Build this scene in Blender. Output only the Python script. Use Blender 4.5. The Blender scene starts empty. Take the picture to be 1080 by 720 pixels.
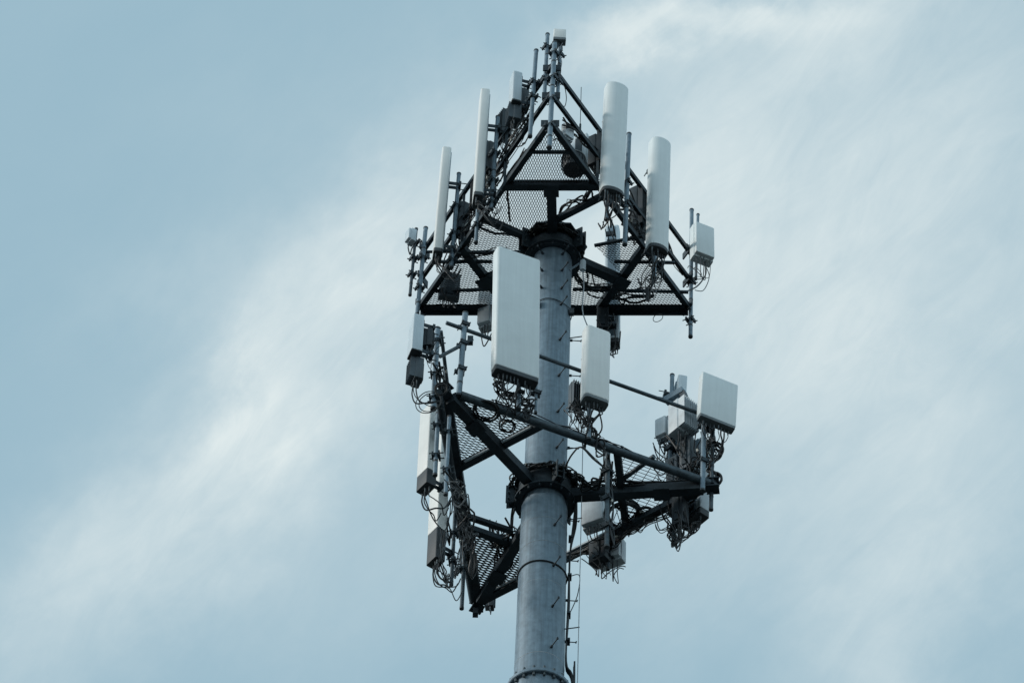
import bpy, bmesh, math, random
from mathutils import Vector, Matrix
random.seed(7)
PI = math.pi
scene = bpy.context.scene
col = scene.collection
V = Vector

# ------------------------------------------------------------------ camera
F_PX, DIST, RISE, PITCH, ROLL, YAW = 4544.8, 36.395, 44.564, 0.86382, 0.042411, -0.013491
CZ = 1.7
ZU = CZ + RISE                       # height of the upper platform
ZL = ZU - 4.858                      # height of the lower platform
CAM = V((0, -DIST, CZ))
Fw = V((math.sin(YAW)*math.cos(PITCH), math.cos(YAW)*math.cos(PITCH), math.sin(PITCH)))
R0 = V((math.cos(YAW), -math.sin(YAW), 0)); U0 = R0.cross(Fw)
Rt = math.cos(ROLL)*R0 + math.sin(ROLL)*U0
Up = -math.sin(ROLL)*R0 + math.cos(ROLL)*U0
cd = bpy.data.cameras.new('camera'); cam = bpy.data.objects.new('camera', cd); col.objects.link(cam)
M = Matrix((Rt, Up, -Fw)).transposed().to_4x4(); M.translation = CAM
cam.matrix_world = M
cd.sensor_width = 36; cd.lens = 36*F_PX/1080; cd.clip_start = 0.5; cd.clip_end = 5000
scene.camera = cam

def ray(x, y):                       # line of sight through a point of the photograph
    return (Fw + Rt*((x-540)/F_PX) + Up*((360-y)/F_PX)).normalized()
def on_plane(x, y, p, n):
    d = ray(x, y); return CAM + d*((p-CAM).dot(n)/d.dot(n))
def on_level(x, y, z): return on_plane(x, y, V((0,0,z)), V((0,0,1)))

# ------------------------------------------------------------------ materials
MATS = {}
def mat(name, base, rough=.6, metal=0., var=.12, scale=6., streak=0., bump=0., col2=None):
    m = bpy.data.materials.new(name); m.use_nodes = True
    nt = m.node_tree; N = nt.nodes; L = nt.links; b = N['Principled BSDF']
    b.inputs['Roughness'].default_value = rough; b.inputs['Metallic'].default_value = metal
    tc = N.new('ShaderNodeTexCoord'); mp = N.new('ShaderNodeMapping')
    L.new(tc.outputs['Object'], mp.inputs['Vector'])
    n1 = N.new('ShaderNodeTexNoise'); n1.inputs['Scale'].default_value = scale
    n1.inputs['Detail'].default_value = 7; n1.inputs['Roughness'].default_value = .65
    L.new(mp.outputs['Vector'], n1.inputs['Vector'])
    r = N.new('ShaderNodeMapRange'); L.new(n1.outputs['Fac'], r.inputs['Value'])
    r.inputs['From Min'].default_value = .3; r.inputs['From Max'].default_value = .7
    mx = N.new('ShaderNodeMix'); mx.data_type = 'RGBA'
    c2 = col2 or [c*(1-2.2*var) for c in base]
    mx.inputs[6].default_value = (*c2, 1); mx.inputs[7].default_value = (*[min(1, c*(1+var)) for c in base], 1)
    L.new(r.outputs['Result'], mx.inputs[0])
    out = mx.outputs[2]
    if streak:
        mp2 = N.new('ShaderNodeMapping'); mp2.inputs['Scale'].default_value = (30, 30, 1.1)
        L.new(tc.outputs['Object'], mp2.inputs['Vector'])
        n2 = N.new('ShaderNodeTexNoise'); n2.inputs['Scale'].default_value = 1.; n2.inputs['Detail'].default_value = 4
        L.new(mp2.outputs['Vector'], n2.inputs['Vector'])
        r2 = N.new('ShaderNodeMapRange'); r2.inputs['From Min'].default_value = .35; r2.inputs['From Max'].default_value = .75
        r2.inputs['To Min'].default_value = 1; r2.inputs['To Max'].default_value = 1-streak
        L.new(n2.outputs['Fac'], r2.inputs['Value'])
        m2 = N.new('ShaderNodeMix'); m2.data_type = 'RGBA'; m2.blend_type = 'MULTIPLY'; m2.inputs[0].default_value = 1
        L.new(out, m2.inputs[6]); L.new(r2.outputs['Result'], m2.inputs[7]); out = m2.outputs[2]
    L.new(out, b.inputs['Base Color'])
    rr = N.new('ShaderNodeMapRange'); L.new(n1.outputs['Fac'], rr.inputs['Value'])
    rr.inputs['To Min'].default_value = max(.05, rough-.12); rr.inputs['To Max'].default_value = min(1, rough+.15)
    L.new(rr.outputs['Result'], b.inputs['Roughness'])
    if bump:
        bp = N.new('ShaderNodeBump'); bp.inputs['Strength'].default_value = bump; bp.inputs['Distance'].default_value = .01
        L.new(n1.outputs['Fac'], bp.inputs['Height']); L.new(bp.outputs['Normal'], b.inputs['Normal'])
    MATS[name] = m; return m
POLE = mat('galvanised_pole', (.205,.285,.345), .52, .2, .13, 11, streak=.34, bump=.2)
PIPE = mat('galvanised_pipe', (.20,.275,.33), .5, .25, .14, 14, streak=.15)
BEAM = mat('shaded_weathered_steel', (.030,.046,.058), .55, .3, .35, 5, col2=(.009,.015,.019))  # weathered galvanised steel, its silhouette shade put into the dark base colour
RAILM = mat('weathered_pipe', (.075,.105,.125), .5, .3, .25, 12)
MESHM = mat('mesh_steel', (.018,.024,.028), .6, .2, .15, 10)
BOLT = mat('bolt_steel', (.09,.11,.12), .45, .5, .2, 20)
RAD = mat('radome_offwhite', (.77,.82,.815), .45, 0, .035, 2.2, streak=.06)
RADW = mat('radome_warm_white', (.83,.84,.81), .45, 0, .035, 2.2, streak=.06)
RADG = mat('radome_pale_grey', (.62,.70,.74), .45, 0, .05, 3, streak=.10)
CAPD = mat('dark_plastic_cap', (.045,.055,.062), .55, 0, .2, 8)
CAPG = mat('grey_plastic_cap', (.16,.185,.195), .55, 0, .12, 8)
UNIT = mat('grey_unit_housing', (.075,.095,.11), .55, .1, .15, 8)
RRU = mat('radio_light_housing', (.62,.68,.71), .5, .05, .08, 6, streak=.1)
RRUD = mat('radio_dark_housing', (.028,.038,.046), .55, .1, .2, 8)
CABLE = mat('black_cable_jacket', (.008,.011,.013), .5, 0, .2, 30)
CABLEG = mat('grey_cable_jacket', (.35,.38,.40), .5, 0, .1, 30)
CABLEG2 = mat('dusty_cable_jacket', (.04,.05,.058), .6, 0, .2, 30)
TAG = mat('pale_tape', (.55,.55,.50), .6, 0, .1, 20)
WELD = mat('weld_bead', (.50,.53,.54), .45, .2, .2, 25)
BRASS = mat('connector_metal', (.16,.18,.19), .35, .7, .15, 30)

# ------------------------------------------------------------------ mesh helpers
class MB:
    def __init__(s): s.v = []; s.f = []; s.sm = []
    def add(s, vs, fs, smooth=False):
        o = len(s.v); s.v += [tuple(v) for v in vs]
        for f in fs: s.f.append([i+o for i in f]); s.sm.append(smooth)
        return s
    def box(s, c, size, rot=None):
        hx, hy, hz = [k/2 for k in size]; c = V(c)
        P = [V((x,y,z)) for x in (-hx,hx) for y in (-hy,hy) for z in (-hz,hz)]
        if rot is not None: P = [rot @ p for p in P]
        return s.add([c+p for p in P], [(0,1,3,2),(4,6,7,5),(0,4,5,1),(2,3,7,6),(0,2,6,4),(1,5,7,3)])
    def bar(s, a, b, w, h, up=V((0,0,1))):         # rectangular bar from a to b, w sideways, h along up
        a, b = V(a), V(b); d = (b-a).normalized()
        sx = d.cross(up)
        if sx.length < 1e-4: sx = d.cross(V((1,0,0)))
        sx.normalize(); uz = sx.cross(d).normalized()
        P = [q + sx*i*w/2 + uz*j*h/2 for q in (a,b) for i,j in ((-1,-1),(1,-1),(1,1),(-1,1))]
        return s.add(P, [(0,1,2,3),(7,6,5,4),(0,4,5,1),(1,5,6,2),(2,6,7,3),(3,7,4,0)])
    def angle(s, a, b, w, t=.01, flip=1):          # L profile
        a, b = V(a), V(b)
        s.bar(a, b, w, t)
        d = (b-a).normalized(); sx = d.cross(V((0,0,1))).normalized()
        o = sx*(w/2-t/2)*flip + V((0,0,-w/2-t/2+.001))
        return s.bar(a+o, b+o, t, w-t)
    def tube(s, pts, r, n=8, cap=True, smooth=True):
        pts = [V(p) for p in pts]
        if not isinstance(r, (list, tuple)): r = [r]*len(pts)
        vs = []; prev = None
        for i, p in enumerate(pts):
            d = (pts[min(i+1, len(pts)-1)] - pts[max(i-1, 0)]).normalized()
            if prev is None:
                prev = d.orthogonal().normalized()
            prev = (prev - d*prev.dot(d))
            if prev.length < 1e-5: prev = d.orthogonal()
            prev.normalize(); q = d.cross(prev)
            for k in range(n):
                a = 2*PI*k/n; vs.append(p + (prev*math.cos(a) + q*math.sin(a))*r[i])
        fs = [(i*n+k, i*n+(k+1)%n, (i+1)*n+(k+1)%n, (i+1)*n+k) for i in range(len(pts)-1) for k in range(n)]
        s.add(vs, fs, smooth)
        if cap:
            m = len(pts)-1
            o = len(s.v)-len(vs)
            s.f.append([o+k for k in range(n)][::-1]); s.sm.append(False)
            s.f.append([o+m*n+k for k in range(n)]); s.sm.append(False)
        return s
    def lathe(s, prof, n=48, c=(0,0,0), smooth=True, cap=True):
        c = V(c); vs = [c+V((r*math.cos(2*PI*k/n), r*math.sin(2*PI*k/n), z)) for r, z in prof for k in range(n)]
        fs = [(i*n+k, i*n+(k+1)%n, (i+1)*n+(k+1)%n, (i+1)*n+k) for i in range(len(prof)-1) for k in range(n)]
        s.add(vs, fs, smooth)
        if cap:
            o = len(s.v)-len(vs); m = len(prof)-1
            s.f.append([o+k for k in range(n)][::-1]); s.sm.append(False)
            s.f.append([o+m*n+k for k in range(n)]); s.sm.append(False)
        return s
    def prism(s, poly, z0, z1, bev=0., smooth=True):   # xy outline extruded up, edges rounded over by bev
        n = len(poly); cx = sum(p[0] for p in poly)/n; cy = sum(p[1] for p in poly)/n
        w = max(abs(p[0]-cx) for p in poly); h = max(abs(p[1]-cy) for p in poly)
        rings = []
        if bev:
            for k in range(4):
                a = k/3*PI/2; rings.append((z0 + bev*(1-math.sin(a)), bev*(1-math.cos(a))))
            rings = rings[::-1]
            rings = [(z0+bev*(1-math.cos(t)), bev*(1-math.sin(t))) for t in (0, PI/6, PI/3, PI/2)]
            rings += [(z1-bev*(1-math.cos(t)), bev*(1-math.sin(t))) for t in (PI/2, PI/3, PI/6, 0)]
        else: rings = [(z0,0),(z1,0)]
        vs = []
        for z, i in rings:
            for p in poly: vs.append((cx+(p[0]-cx)*(1-i/max(w,1e-3)), cy+(p[1]-cy)*(1-i/max(h,1e-3)), z))
        fs = [(i*n+k, i*n+(k+1)%n, (i+1)*n+(k+1)%n, (i+1)*n+k) for i in range(len(rings)-1) for k in range(n)]
        s.add(vs, fs, smooth)
        o = len(s.v)-len(vs); m = len(rings)-1
        s.f.append([o+k for k in range(n)][::-1]); s.sm.append(False)
        s.f.append([o+m*n+k for k in range(n)]); s.sm.append(False)
        return s
    def build(s, name, m, parent=None):
        me = bpy.data.meshes.new(name); me.from_pydata(s.v, [], s.f)
        me.materials.append(m)
        for p, k in zip(me.polygons, s.sm): p.use_smooth = k
        bm = bmesh.new(); bm.from_mesh(me); bmesh.ops.recalc_face_normals(bm, faces=bm.faces); bm.to_mesh(me); bm.free()
        if any(s.sm) and hasattr(me, 'set_sharp_from_angle'): me.set_sharp_from_angle(angle=math.radians(38))
        o = bpy.data.objects.new(name, me); col.objects.link(o)
        if parent: o.parent = parent
        return o
def tag(o, label=None, cat=None, group=None, kind=None):
    if label: o['label'] = label
    if cat: o['category'] = cat
    if group: o['group'] = group
    if kind: o['kind'] = kind
    return o
def thing(name, label, cat, loc=(0,0,0), az=0., group=None):
    o = bpy.data.objects.new(name, None); col.objects.link(o); o.empty_display_size = .1
    o.location = loc; o.rotation_euler = (0,0,az)
    return tag(o, label, cat, group)
def rrect(w, d, r, n=5, yo=0.):
    out = []
    r = min(r, w/2-.001, d/2-.001)
    for cx, cy, a0 in ((w/2-r, d/2-r, 0), (-w/2+r, d/2-r, PI/2), (-w/2+r, -d/2+r, PI), (w/2-r, -d/2+r, 1.5*PI)):
        for k in range(n):
            a = a0 + PI/2*k/(n-1); out.append((cx+r*math.cos(a), cy+r*math.sin(a)+yo))
    return out
def drect(w, d, bulge, n=13):        # flat back at +y, bulging front towards -y
    out = [(w/2, d/2), (-w/2, d/2)]
    for k in range(n):
        a = PI + PI*k/(n-1)
        out.append((w/2*math.cos(a), -d/2+bulge + bulge*math.sin(a)))
    return out
def smooth_path(P, n=6):
    P = [V(p) for p in P]
    if len(P) < 3: return P
    out = []
    for i in range(len(P)-1):
        p0, p1, p2, p3 = P[max(i-1,0)], P[i], P[i+1], P[min(i+2, len(P)-1)]
        for k in range(n):
            t = k/n
            out.append(.5*((2*p1)+(p2-p0)*t+(2*p0-5*p1+4*p2-p3)*t*t+(3*p1-p0-3*p2+p3)*t**3))
    out.append(P[-1]); return out
def cable(P, r=.008, parent=None, m=CABLE, name='cable', n=6):
    return MB().tube(smooth_path(P, n), r, 6).build(name, m, parent)

# ------------------------------------------------------------------ setting: ground
def grid_ground():
    mb = MB(); n = 40; S_ = 1500
    for i in range(n+1):
        for j in range(n+1): mb.v.append((-S_+2*S_*i/n, -S_+2*S_*j/n, 0))
    for i in range(n):
        for j in range(n):
            a = i*(n+1)+j; mb.f.append([a, a+n+1, a+n+2, a+1]); mb.sm.append(False)
    return mb
GR = mat('ground_cover', (.042,.048,.045), .9, 0, .25, .35)
tag(grid_ground().build('ground', GR), kind='structure')
PAD = mat('concrete_pad', (.32,.31,.29), .85, 0, .15, 2)
tag(MB().box((0,0,.06), (5,5,.12)).build('concrete_pad', PAD), kind='structure')

# ------------------------------------------------------------------ monopole
pole = thing('monopole', 'tall grey galvanised steel tower pole carrying both antenna platforms', 'tower pole', (0,0,0))
def zpole(y, r=.28):                 # height at which the shaft's near face appears at photograph row y
    d = ray(574, y); t = (DIST-r)/d.y; return CZ + d.z*t
ZF = zpole(706, .36)                  # flange below the picture's edge
MB().lathe([(.60,.12),(.44,ZF*.5),(.335,ZF-.03)], 64).build('lower_shaft', POLE, pole)
MB().lathe([(.302,ZF+.03),(.296,ZF+1.2),(.288,ZL-.30)], 64).build('middle_shaft', POLE, pole)
MB().lathe([(.268,ZL-.30),(.262,ZU-.35)], 64).build('upper_shaft', POLE, pole)
MB().lathe([(.262,ZU-.35),(.262,ZU+.12),(.20,ZU+.16)], 48).build('pole_top', POLE, pole)
fl = MB().lathe([(.30,ZF-.03),(.375,ZF-.03),(.385,ZF-.02),(.385,ZF+.02),(.375,ZF+.03),(.30,ZF+.03)], 64, cap=False).build('flange', POLE, pole)
for k in range(18):
    a = 2*PI*k/18
    MB().lathe([(.017,ZF-.075),(.017,ZF+.075)], 6, (.355*math.cos(a), .355*math.sin(a), 0)).build('bolt', BOLT, fl)
MB().lathe([(.62,.12),(.62,.20)], 48).build('base_flange', POLE, pole)
def ring(z, r, t, name, m, sag=None, parent=pole):
    P = [V((r*math.cos(2*PI*k/48), r*math.sin(2*PI*k/48), z + (sag(2*PI*k/48) if sag else 0))) for k in range(49)]
    return MB().tube(P, t, 6, cap=False).build(name, m, parent)
ring(zpole(688), .2985, .0045, 'weld_bead', WELD)
ring(zpole(611), .294, .0022, 'weld_bead', WELD)
ring(zpole(570), .2925, .0022, 'weld_bead', WELD)
ring(zpole(545), .2905, .0022, 'weld_bead', WELD)
ring(zpole(592), .304, .0095, 'strap', CABLE, lambda a: .012*math.sin(2*a))
rg = ring(zpole(316, .26), .277, .006, 'strap', CABLE, lambda a: .02*math.sin(3*a+1))
for a in (-PI/2-.62, -PI/2+1.15):
    MB().box((.30*math.cos(a), .30*math.sin(a), zpole(318,.26)-.03), (.06,.06,.10)).build('clamp', CAPD, pole)
def peg(az, z, r, L_=.17):
    n = V((math.sin(az), -math.cos(az), 0)); b = n*(r-.004); b.z = z
    mb = MB().tube([b, b+n*.035], .018, 8, smooth=False)
    mb.tube([b+n*.03, b+n*L_, b+n*(L_+.001)+V((0,0,.02))], .0075, 6)
    mb.tube([b+n*(L_-.012), b+n*L_], .016, 6, smooth=False)
    mb.build('step_peg', BEAM, pole)
for y in (266,283,302,319,356,394,432,470): peg(.50, zpole(y,.26)-.0, .265, .17)
for y in (266,284,302): peg(-.50, zpole(y,.26), .265, .16)
for y in (552,595,638,681): peg(.46, zpole(y)-.0, .292, .18)
for y in (353,390,428,466): peg(1.62, zpole(y,.05)-.02, .265, .15)
for y in (547,589,631,674.6): peg(1.62, zpole(y,.0), .292, .15)
z = ZF-.5
while z > 3:
    peg(.46, z, .335+(.60-.335)*(1-z/ZF)*.95, .18); peg(1.62, z-.38, .335+(.60-.335)*(1-z/ZF)*.95, .15); z -= .76

# climbing cable beside the pole
def polar(az, r, z): return V((r*math.sin(az), -r*math.cos(az), z))
t = thing('safety_cable', 'thin pale climbing safety wire running down beside the right of the pole', 'cable', (0,0,0))
zt = zpole(350, .1)
Pw = [polar(1.35, .47, z_) for z_ in (zt, zt-2, ZL-1, ZF-3, 20, 2)]
MB().tube(Pw, .0055, 5).build('wire', CABLEG, t)
for y in (353, 470, 545, 660):
    zz = zpole(y, .1); MB().tube([polar(1.35,.26,zz), polar(1.35,.48,zz)], .008, 6).build('guide', BEAM, t)
t = thing('riser_cables', 'black feeder cables strapped down the right edge of the pole', 'cables', (0,0,0))
zc = zpole(512, .1)
for k in range(4):
    a0 = 1.52+.07*k; rr = .34-.008*k
    P = [polar(a0+.1*math.sin(k), .40, zc+.1), polar(a0, .37+.012*k, zc-.5), polar(a0, .335, zc-1.1), polar(a0, .325+.006*k, zc-2.0), polar(a0, .32, ZF+.5), polar(a0, .42, ZF-.05), polar(a0, .43, ZF-3), polar(a0, .62, 2)]
    cable(P, .011, t)
for y in (560, 600, 640, 668):
    zz = zpole(y, .1); MB().box(polar(1.62, .335, zz), (.05,.11,.03)).build('clip', BEAM, t)
P = [polar(1.6,.33,zpole(600,.1)), polar(1.4,.46,zpole(604,.1)), polar(1.4,.44,zpole(625,.1)), polar(1.6,.34,zpole(640,.1))]
cable(P, .006, t)

# ------------------------------------------------------------------ platforms
SQ3 = 3**.5
def corners(z, yaw, S):
    return [V((S/SQ3*math.sin(yaw+k*2*PI/3), -S/SQ3*math.cos(yaw+k*2*PI/3), z)) for k in range(3)]
SU, SL = 3.66, 3.604
YU, YL = -.041724, -.645922
CU = corners(ZU, YU, SU); CL = corners(ZL, YL, SL)
HU, HL = 1.20, 1.25

def clip_line(p, d, poly):           # 2-D line p+t*d inside convex polygon
    t0, t1 = -1e9, 1e9
    n = len(poly); area = sum(poly[i][0]*poly[(i+1)%n][1]-poly[(i+1)%n][0]*poly[i][1] for i in range(n))
    s = 1 if area > 0 else -1
    for i in range(n):
        a, b = poly[i], poly[(i+1)%n]
        e = (b[0]-a[0], b[1]-a[1]); nx, ny = -e[1]*s, e[0]*s        # inward normal
        den = nx*d[0]+ny*d[1]; num = nx*(p[0]-a[0])+ny*(p[1]-a[1])
        if abs(den) < 1e-9:
            if num < 0: return None
            continue
        tt = -num/den
        if den > 0: t0 = max(t0, tt)
        else: t1 = min(t1, tt)
    return (t0, t1) if t1-t0 > .01 else None
def grating(poly, z, u, parent, style='diamond', name='mesh_deck', sw=.0065, short=.034, long_=.088, border=True):
    poly = [(p[0], p[1]) for p in poly]
    u = V((u[0], u[1])).normalized(); w = V((-u[1], u[0]))       # u: the long way of the diamonds
    mb = MB()
    cx = sum(p[0] for p in poly)/len(poly); cy = sum(p[1] for p in poly)/len(poly)
    if style == 'diamond':
        fam = [((u*long_/2 + w*short/2).normalized(), short/ math.sqrt(1+(short/long_)**2)), ((u*long_/2 - w*short/2).normalized(), short/math.sqrt(1+(short/long_)**2))]
    else:
        fam = [(u, .055), (w, .12)]
    for j, (d, sp) in enumerate(fam):
        nrm = V((-d[1], d[0])); K = int(2.6/sp)
        for k in range(-K, K+1):
            p = (cx+nrm[0]*sp*k, cy+nrm[1]*sp*k); c = clip_line(p, d, poly)
            if not c: continue
            a = V((p[0]+d[0]*c[0], p[1]+d[1]*c[0], z+.0045*j)); b = V((p[0]+d[0]*c[1], p[1]+d[1]*c[1], z+.0045*j))
            mb.bar(a, b, sw, .004)
    n = len(poly)
    for i in range(n if border else 0):                           # border strip
        mb.bar(V((*poly[i], z-.006)), V((*poly[(i+1)%n], z-.006)), .03, .006)
    return mb.build(name, MESHM, parent)
def inset(poly, d):
    c = sum((V((p[0],p[1])) for p in poly), V((0,0)))/len(poly); out = []
    n = len(poly); ar = sum(poly[i][0]*poly[(i+1)%n][1]-poly[(i+1)%n][0]*poly[i][1] for i in range(n)); s = 1 if ar > 0 else -1
    L_ = []
    for i in range(n):
        a, b = V((poly[i][0],poly[i][1])), V((poly[(i+1)%n][0],poly[(i+1)%n][1])); e = (b-a).normalized()
        nn = V((-e[1], e[0]))*s; L_.append((a+nn*d, e))
    for i in range(n):
        (p, e), (q, g) = L_[i-1], L_[i]
        den = e[0]*g[1]-e[1]*g[0]
        t_ = ((q[0]-p[0])*g[1]-(q[1]-p[1])*g[0])/den
        out.append(p+e*t_)
    return out

def lerp(a, b, t): return a+(b-a)*t
def collar(z, r0, r1, h, parent, nb=14):
    c = MB().lathe([(r0,z-h/2),(r1,z-h/2),(r1,z-h/2+.02),(r0+.045,z-h/2+.025),(r0+.045,z+h/2-.025),(r1,z+h/2-.02),(r1,z+h/2),(r0,z+h/2)], 48, cap=False).build('collar', BEAM, parent)
    for k in range(nb):
        a = 2*PI*(k+.5)/nb; p = ((r0+r1)/2+.025, z)
        MB().lathe([(.014,z-h/2-.05),(.014,z-h/2+.045)], 6, (p[0]*math.cos(a), p[0]*math.sin(a), 0)).build('bolt', BEAM, c)
    for k in range(3):                                           # clamp ears
        a = 2*PI*k/3 + parent['yaw'] + PI/3 - PI/2
        d = V((math.cos(a), math.sin(a), 0)); s = V((-d.y, d.x, 0))
        mb = MB()
        for q in (-.045, .045): mb.bar(d*(r0+.03)+s*q+V((0,0,z)), d*(r1+.10)+s*q+V((0,0,z)), .016, h*.92)
        mb.build('clamp_ear', BEAM, c)
        for zz in (-.1, 0, .1): MB().tube([d*(r1+.06)-s*.09+V((0,0,z+zz)), d*(r1+.06)+s*.09+V((0,0,z+zz))], .011, 6, smooth=False).build('bolt', BOLT, c)
    return c

# ---- upper platform
up = thing('antenna_platform', 'upper triangular dark steel platform with diamond mesh deck at the pole top', 'tower platform', (0,0,0)); up['yaw'] = YU
collar(ZU-.10, .264, .385, .40, up)
MB().lathe([(.264,ZU-.31),(.33,ZU-.31),(.35,ZU-.26),(.35,ZU-.1),(.264,ZU-.1)], 40, cap=False).build('skirt', BEAM, up)
MB().lathe([(.27,ZU+.02),(.46,ZU+.02),(.46,ZU+.045),(.27,ZU+.045)], 6, cap=False).build('top_plate', BEAM, up)
c0, c1, c2 = CU
third = {}
for i in range(3):
    a, b, c = CU[i], CU[(i+1)%3], CU[(i+2)%3]
    p, q = lerp(a, b, 1/3), lerp(a, c, 1/3); third[i] = (p, q)
    MB().bar(p, q, .105, .105).build('cross_beam', BEAM, up)
    m = (p+q)/2; d = (m-V((0,0,ZU))).normalized()
    MB().bar(d*.30+V((0,0,ZU-.06)), m-d*.05+V((0,0,-.06)), .125, .125).build('arm', BEAM, up)
    MB().box(m+V((0,0,-.125)), (.20,.20,.012), Matrix.Rotation(math.atan2(d.y,d.x),3,'Z')).build('gusset_plate', BEAM, up)
    e = (b-a).normalized()
    MB().angle(a+e*.02, b-e*.02, .085 if i != 1 else .10, .012, 1).build('chord', BEAM, up)
    # rails
    for hh, w in ((HU*.5, .070), (HU, .070)):
        far = (i == 1)
        A, B = a+V((0,0,hh)), b+V((0,0,hh))
        if far:
            if hh == HU: MB().bar(lerp(A,B,.6), B-e*.03, .03, .03).build('rail', BEAM, up)
        else: MB().angle(A-e*.04, B+e*.04, w, .010, 1).build('rail', BEAM, up)
    o = a.normalized(); o.z = 0; o.normalize()
    # corner bracket plates at each rail height
    for hh in (0, HU*.5, HU):
        s = V((-o.y, o.x, 0))
        MB().bar(a+V((0,0,hh))-s*.12-o*.03, a+V((0,0,hh))+s*.12-o*.03, .02, .12).build('corner_plate', BEAM, up)
    for tt in (.33, .66):
        if i != 1: MB().bar(lerp(a,b,tt)+V((0,0,.01)), lerp(a,b,tt)+V((0,0,HU)), .035, .012, e).build('post', BEAM, up)
# side braces seen from below
mL = lerp(c0, c2, .5); MB().bar(mL+V((0,0,-.04)), mL.normalized()*.0+V((mL.x*.27, mL.y*.27, ZU-.04)), .085, .07).build('brace', BEAM, up)
pR = on_level(637, 204, ZU); q = on_level(584, 233, ZU-.04); MB().bar(pR+V((0,0,-.04)), q, .085, .07).build('brace', BEAM, up)
# joists under the deck
for ax, ay, bx, by in ((461,276,519,276),(452,307,520,305),(648,276,712,277),(604,305,726,308)):
    MB().bar(on_level(ax, ay, ZU-.02), on_level(bx, by, ZU-.02), .035, .035).build('joist', BEAM, up)
MB().bar(on_level(560,160.5,ZU-.02), on_level(602,160.5,ZU-.02), .045, .03).build('joist', BEAM, up)
MB().bar(on_level(627,259,ZU-.02), on_level(678,249,ZU-.02), .04, .03).build('joist', BEAM, up)
ux = V((1,0)); uy = V((0,1))
def tri_deck(i, u, Cs, th, z, parent, style='diamond', ins=.045):
    return grating(inset([Cs[i], th[i][0], th[i][1]], ins), z, u, parent, style)
ZD = ZU+.012
tri_deck(0, uy, CU, third, ZD, up); tri_deck(1, V((.9,.3)), CU, third, ZD, up); tri_deck(2, V((.95,.2)), CU, third, ZD, up)
mid = [(third[i][0]+third[i][1])/2 for i in range(3)]
def near(m): return V((m.x, m.y, 0)).normalized()*.33
def half_deck(i, j, Cs, th, md, z, u, parent, style='diamond'):
    # between the cross beams of corners i and j, on the side that faces chord i-j
    pi = min(th[i], key=lambda p: (p-Cs[j]).length); pj = min(th[j], key=lambda p: (p-Cs[i]).length)
    poly = [md[i], pi, pj, md[j], near(md[j]), near(md[i])]
    n0, n1 = near(md[i]), near(md[j])
    poly = [md[i], pi, pj, md[j], n1, n0] if False else [md[i], pi, pj, md[j], n1*.95+V((0,0,0)), n0*.95]
    # split in two convex pieces at the middle of the chord
    mm = (pi+pj)/2; cc = (n0+n1)/2
    grating(inset([md[i], pi, mm, cc, n0], .03), z, u[0], parent, style)
    grating(inset([mm, pj, md[j], n1, cc], .03), z, u[1], parent, style)
half_deck(0, 2, CU, third, mid, ZD, (uy, V((.95,.25))), up)
half_deck(2, 1, CU, third, mid, ZD, (V((.95,.2)), V((.95,.1))), up)
grating([on_level(628,260,ZU), on_level(677,250,ZU), on_level(676,266,ZU), on_level(656,291,ZU)], ZD+.002, V((.9,.3)), up, border=False)

# ---- lower platform
lo = thing('antenna_platform', 'lower triangular dark steel platform with a long pipe across the front of the pole', 'tower platform', (0,0,0)); lo['yaw'] = YL
collar(ZL-.02, .292, .385, .34, lo, 16)
l0, l1, l2 = CL
thl = {}
for i in range(3):
    a, b, c = CL[i], CL[(i+1)%3], CL[(i+2)%3]
    f = .36
    p, q = lerp(a, b, f), lerp(a, c, f); thl[i] = (p, q)
    MB().bar(p, q, .085, .085).build('cross_beam', BEAM, lo)
    o = V((a.x, a.y, 0)).normalized()
    MB().bar(o*.31+V((0,0,ZL-.06)), V((a.x,a.y,ZL-.06))-o*.10, .125, .14).build('arm', BEAM, lo)
    e = (b-a).normalized(); s = V((-o.y, o.x, 0))
    if i == 0:
        MB().tube([a+e*.20, b+e*.02], .056, 16).build('face_pipe', RAILM, lo)
        MB().tube([a+V((0,0,HL)) - e*.05, b+V((0,0,HL))-e*.12], .026, 12).build('rail', RAILM, lo)
    elif i == 1:
        MB().bar(a-e*.06, b+e*.05, .10, .09).build('chord', BEAM, lo)
        MB().bar(b+e*.03+V((0,0,.06)), b+e*.03+V((0,0,-.22)), .09, .07).build('end_bracket', BEAM, lo)
        ni = -V(((a+b)/2).xy.normalized().to_3d())
        for t0, t1 in ((.34,.60),(.80,.93)): MB().bar(lerp(a,b,t0)+ni*.066+V((0,0,.0)), lerp(a,b,t1)+ni*.066, .022, .03).build('edge_strip', RADG, lo)
        MB().tube([a+V((0,0,HL)), lerp(a,b,.22)+V((0,0,HL))], .026, 12).build('rail', RAILM, lo)
    else:
        MB().bar(a-e*.14, b+e*.05, .115, .10).build('chord', BEAM, lo)
        pass
    for q in (-.07, .07): MB().box(a+s*q*0+o*.02+V((0,0,q-.03)), (.16,.16,.014), Matrix.Rotation(math.atan2(o.y,o.x),3,'Z')).build('corner_plate', BEAM, lo)
    MB().box(m*0+V((a.x,a.y,ZL-.14))-o*.62, (.20,.20,.012), Matrix.Rotation(math.atan2(o.y,o.x),3,'Z')).build('gusset_plate', BEAM, lo)
midl = [(thl[i][0]+thl[i][1])/2 for i in range(3)]
ZDL = ZL+.05
for i, st in ((0,'diamond'), (2,'diamond'), (1,'grid')):
    for k in (0, 1):
        u_ = (CL[1]-CL[0]).xy
        grating(inset([CL[i], thl[i][k], midl[i]], .035), ZDL, u_, lo, st, sw=(.0088 if i == 0 else .016) if st=='diamond' else .007, short=.042, long_=.15)
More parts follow.
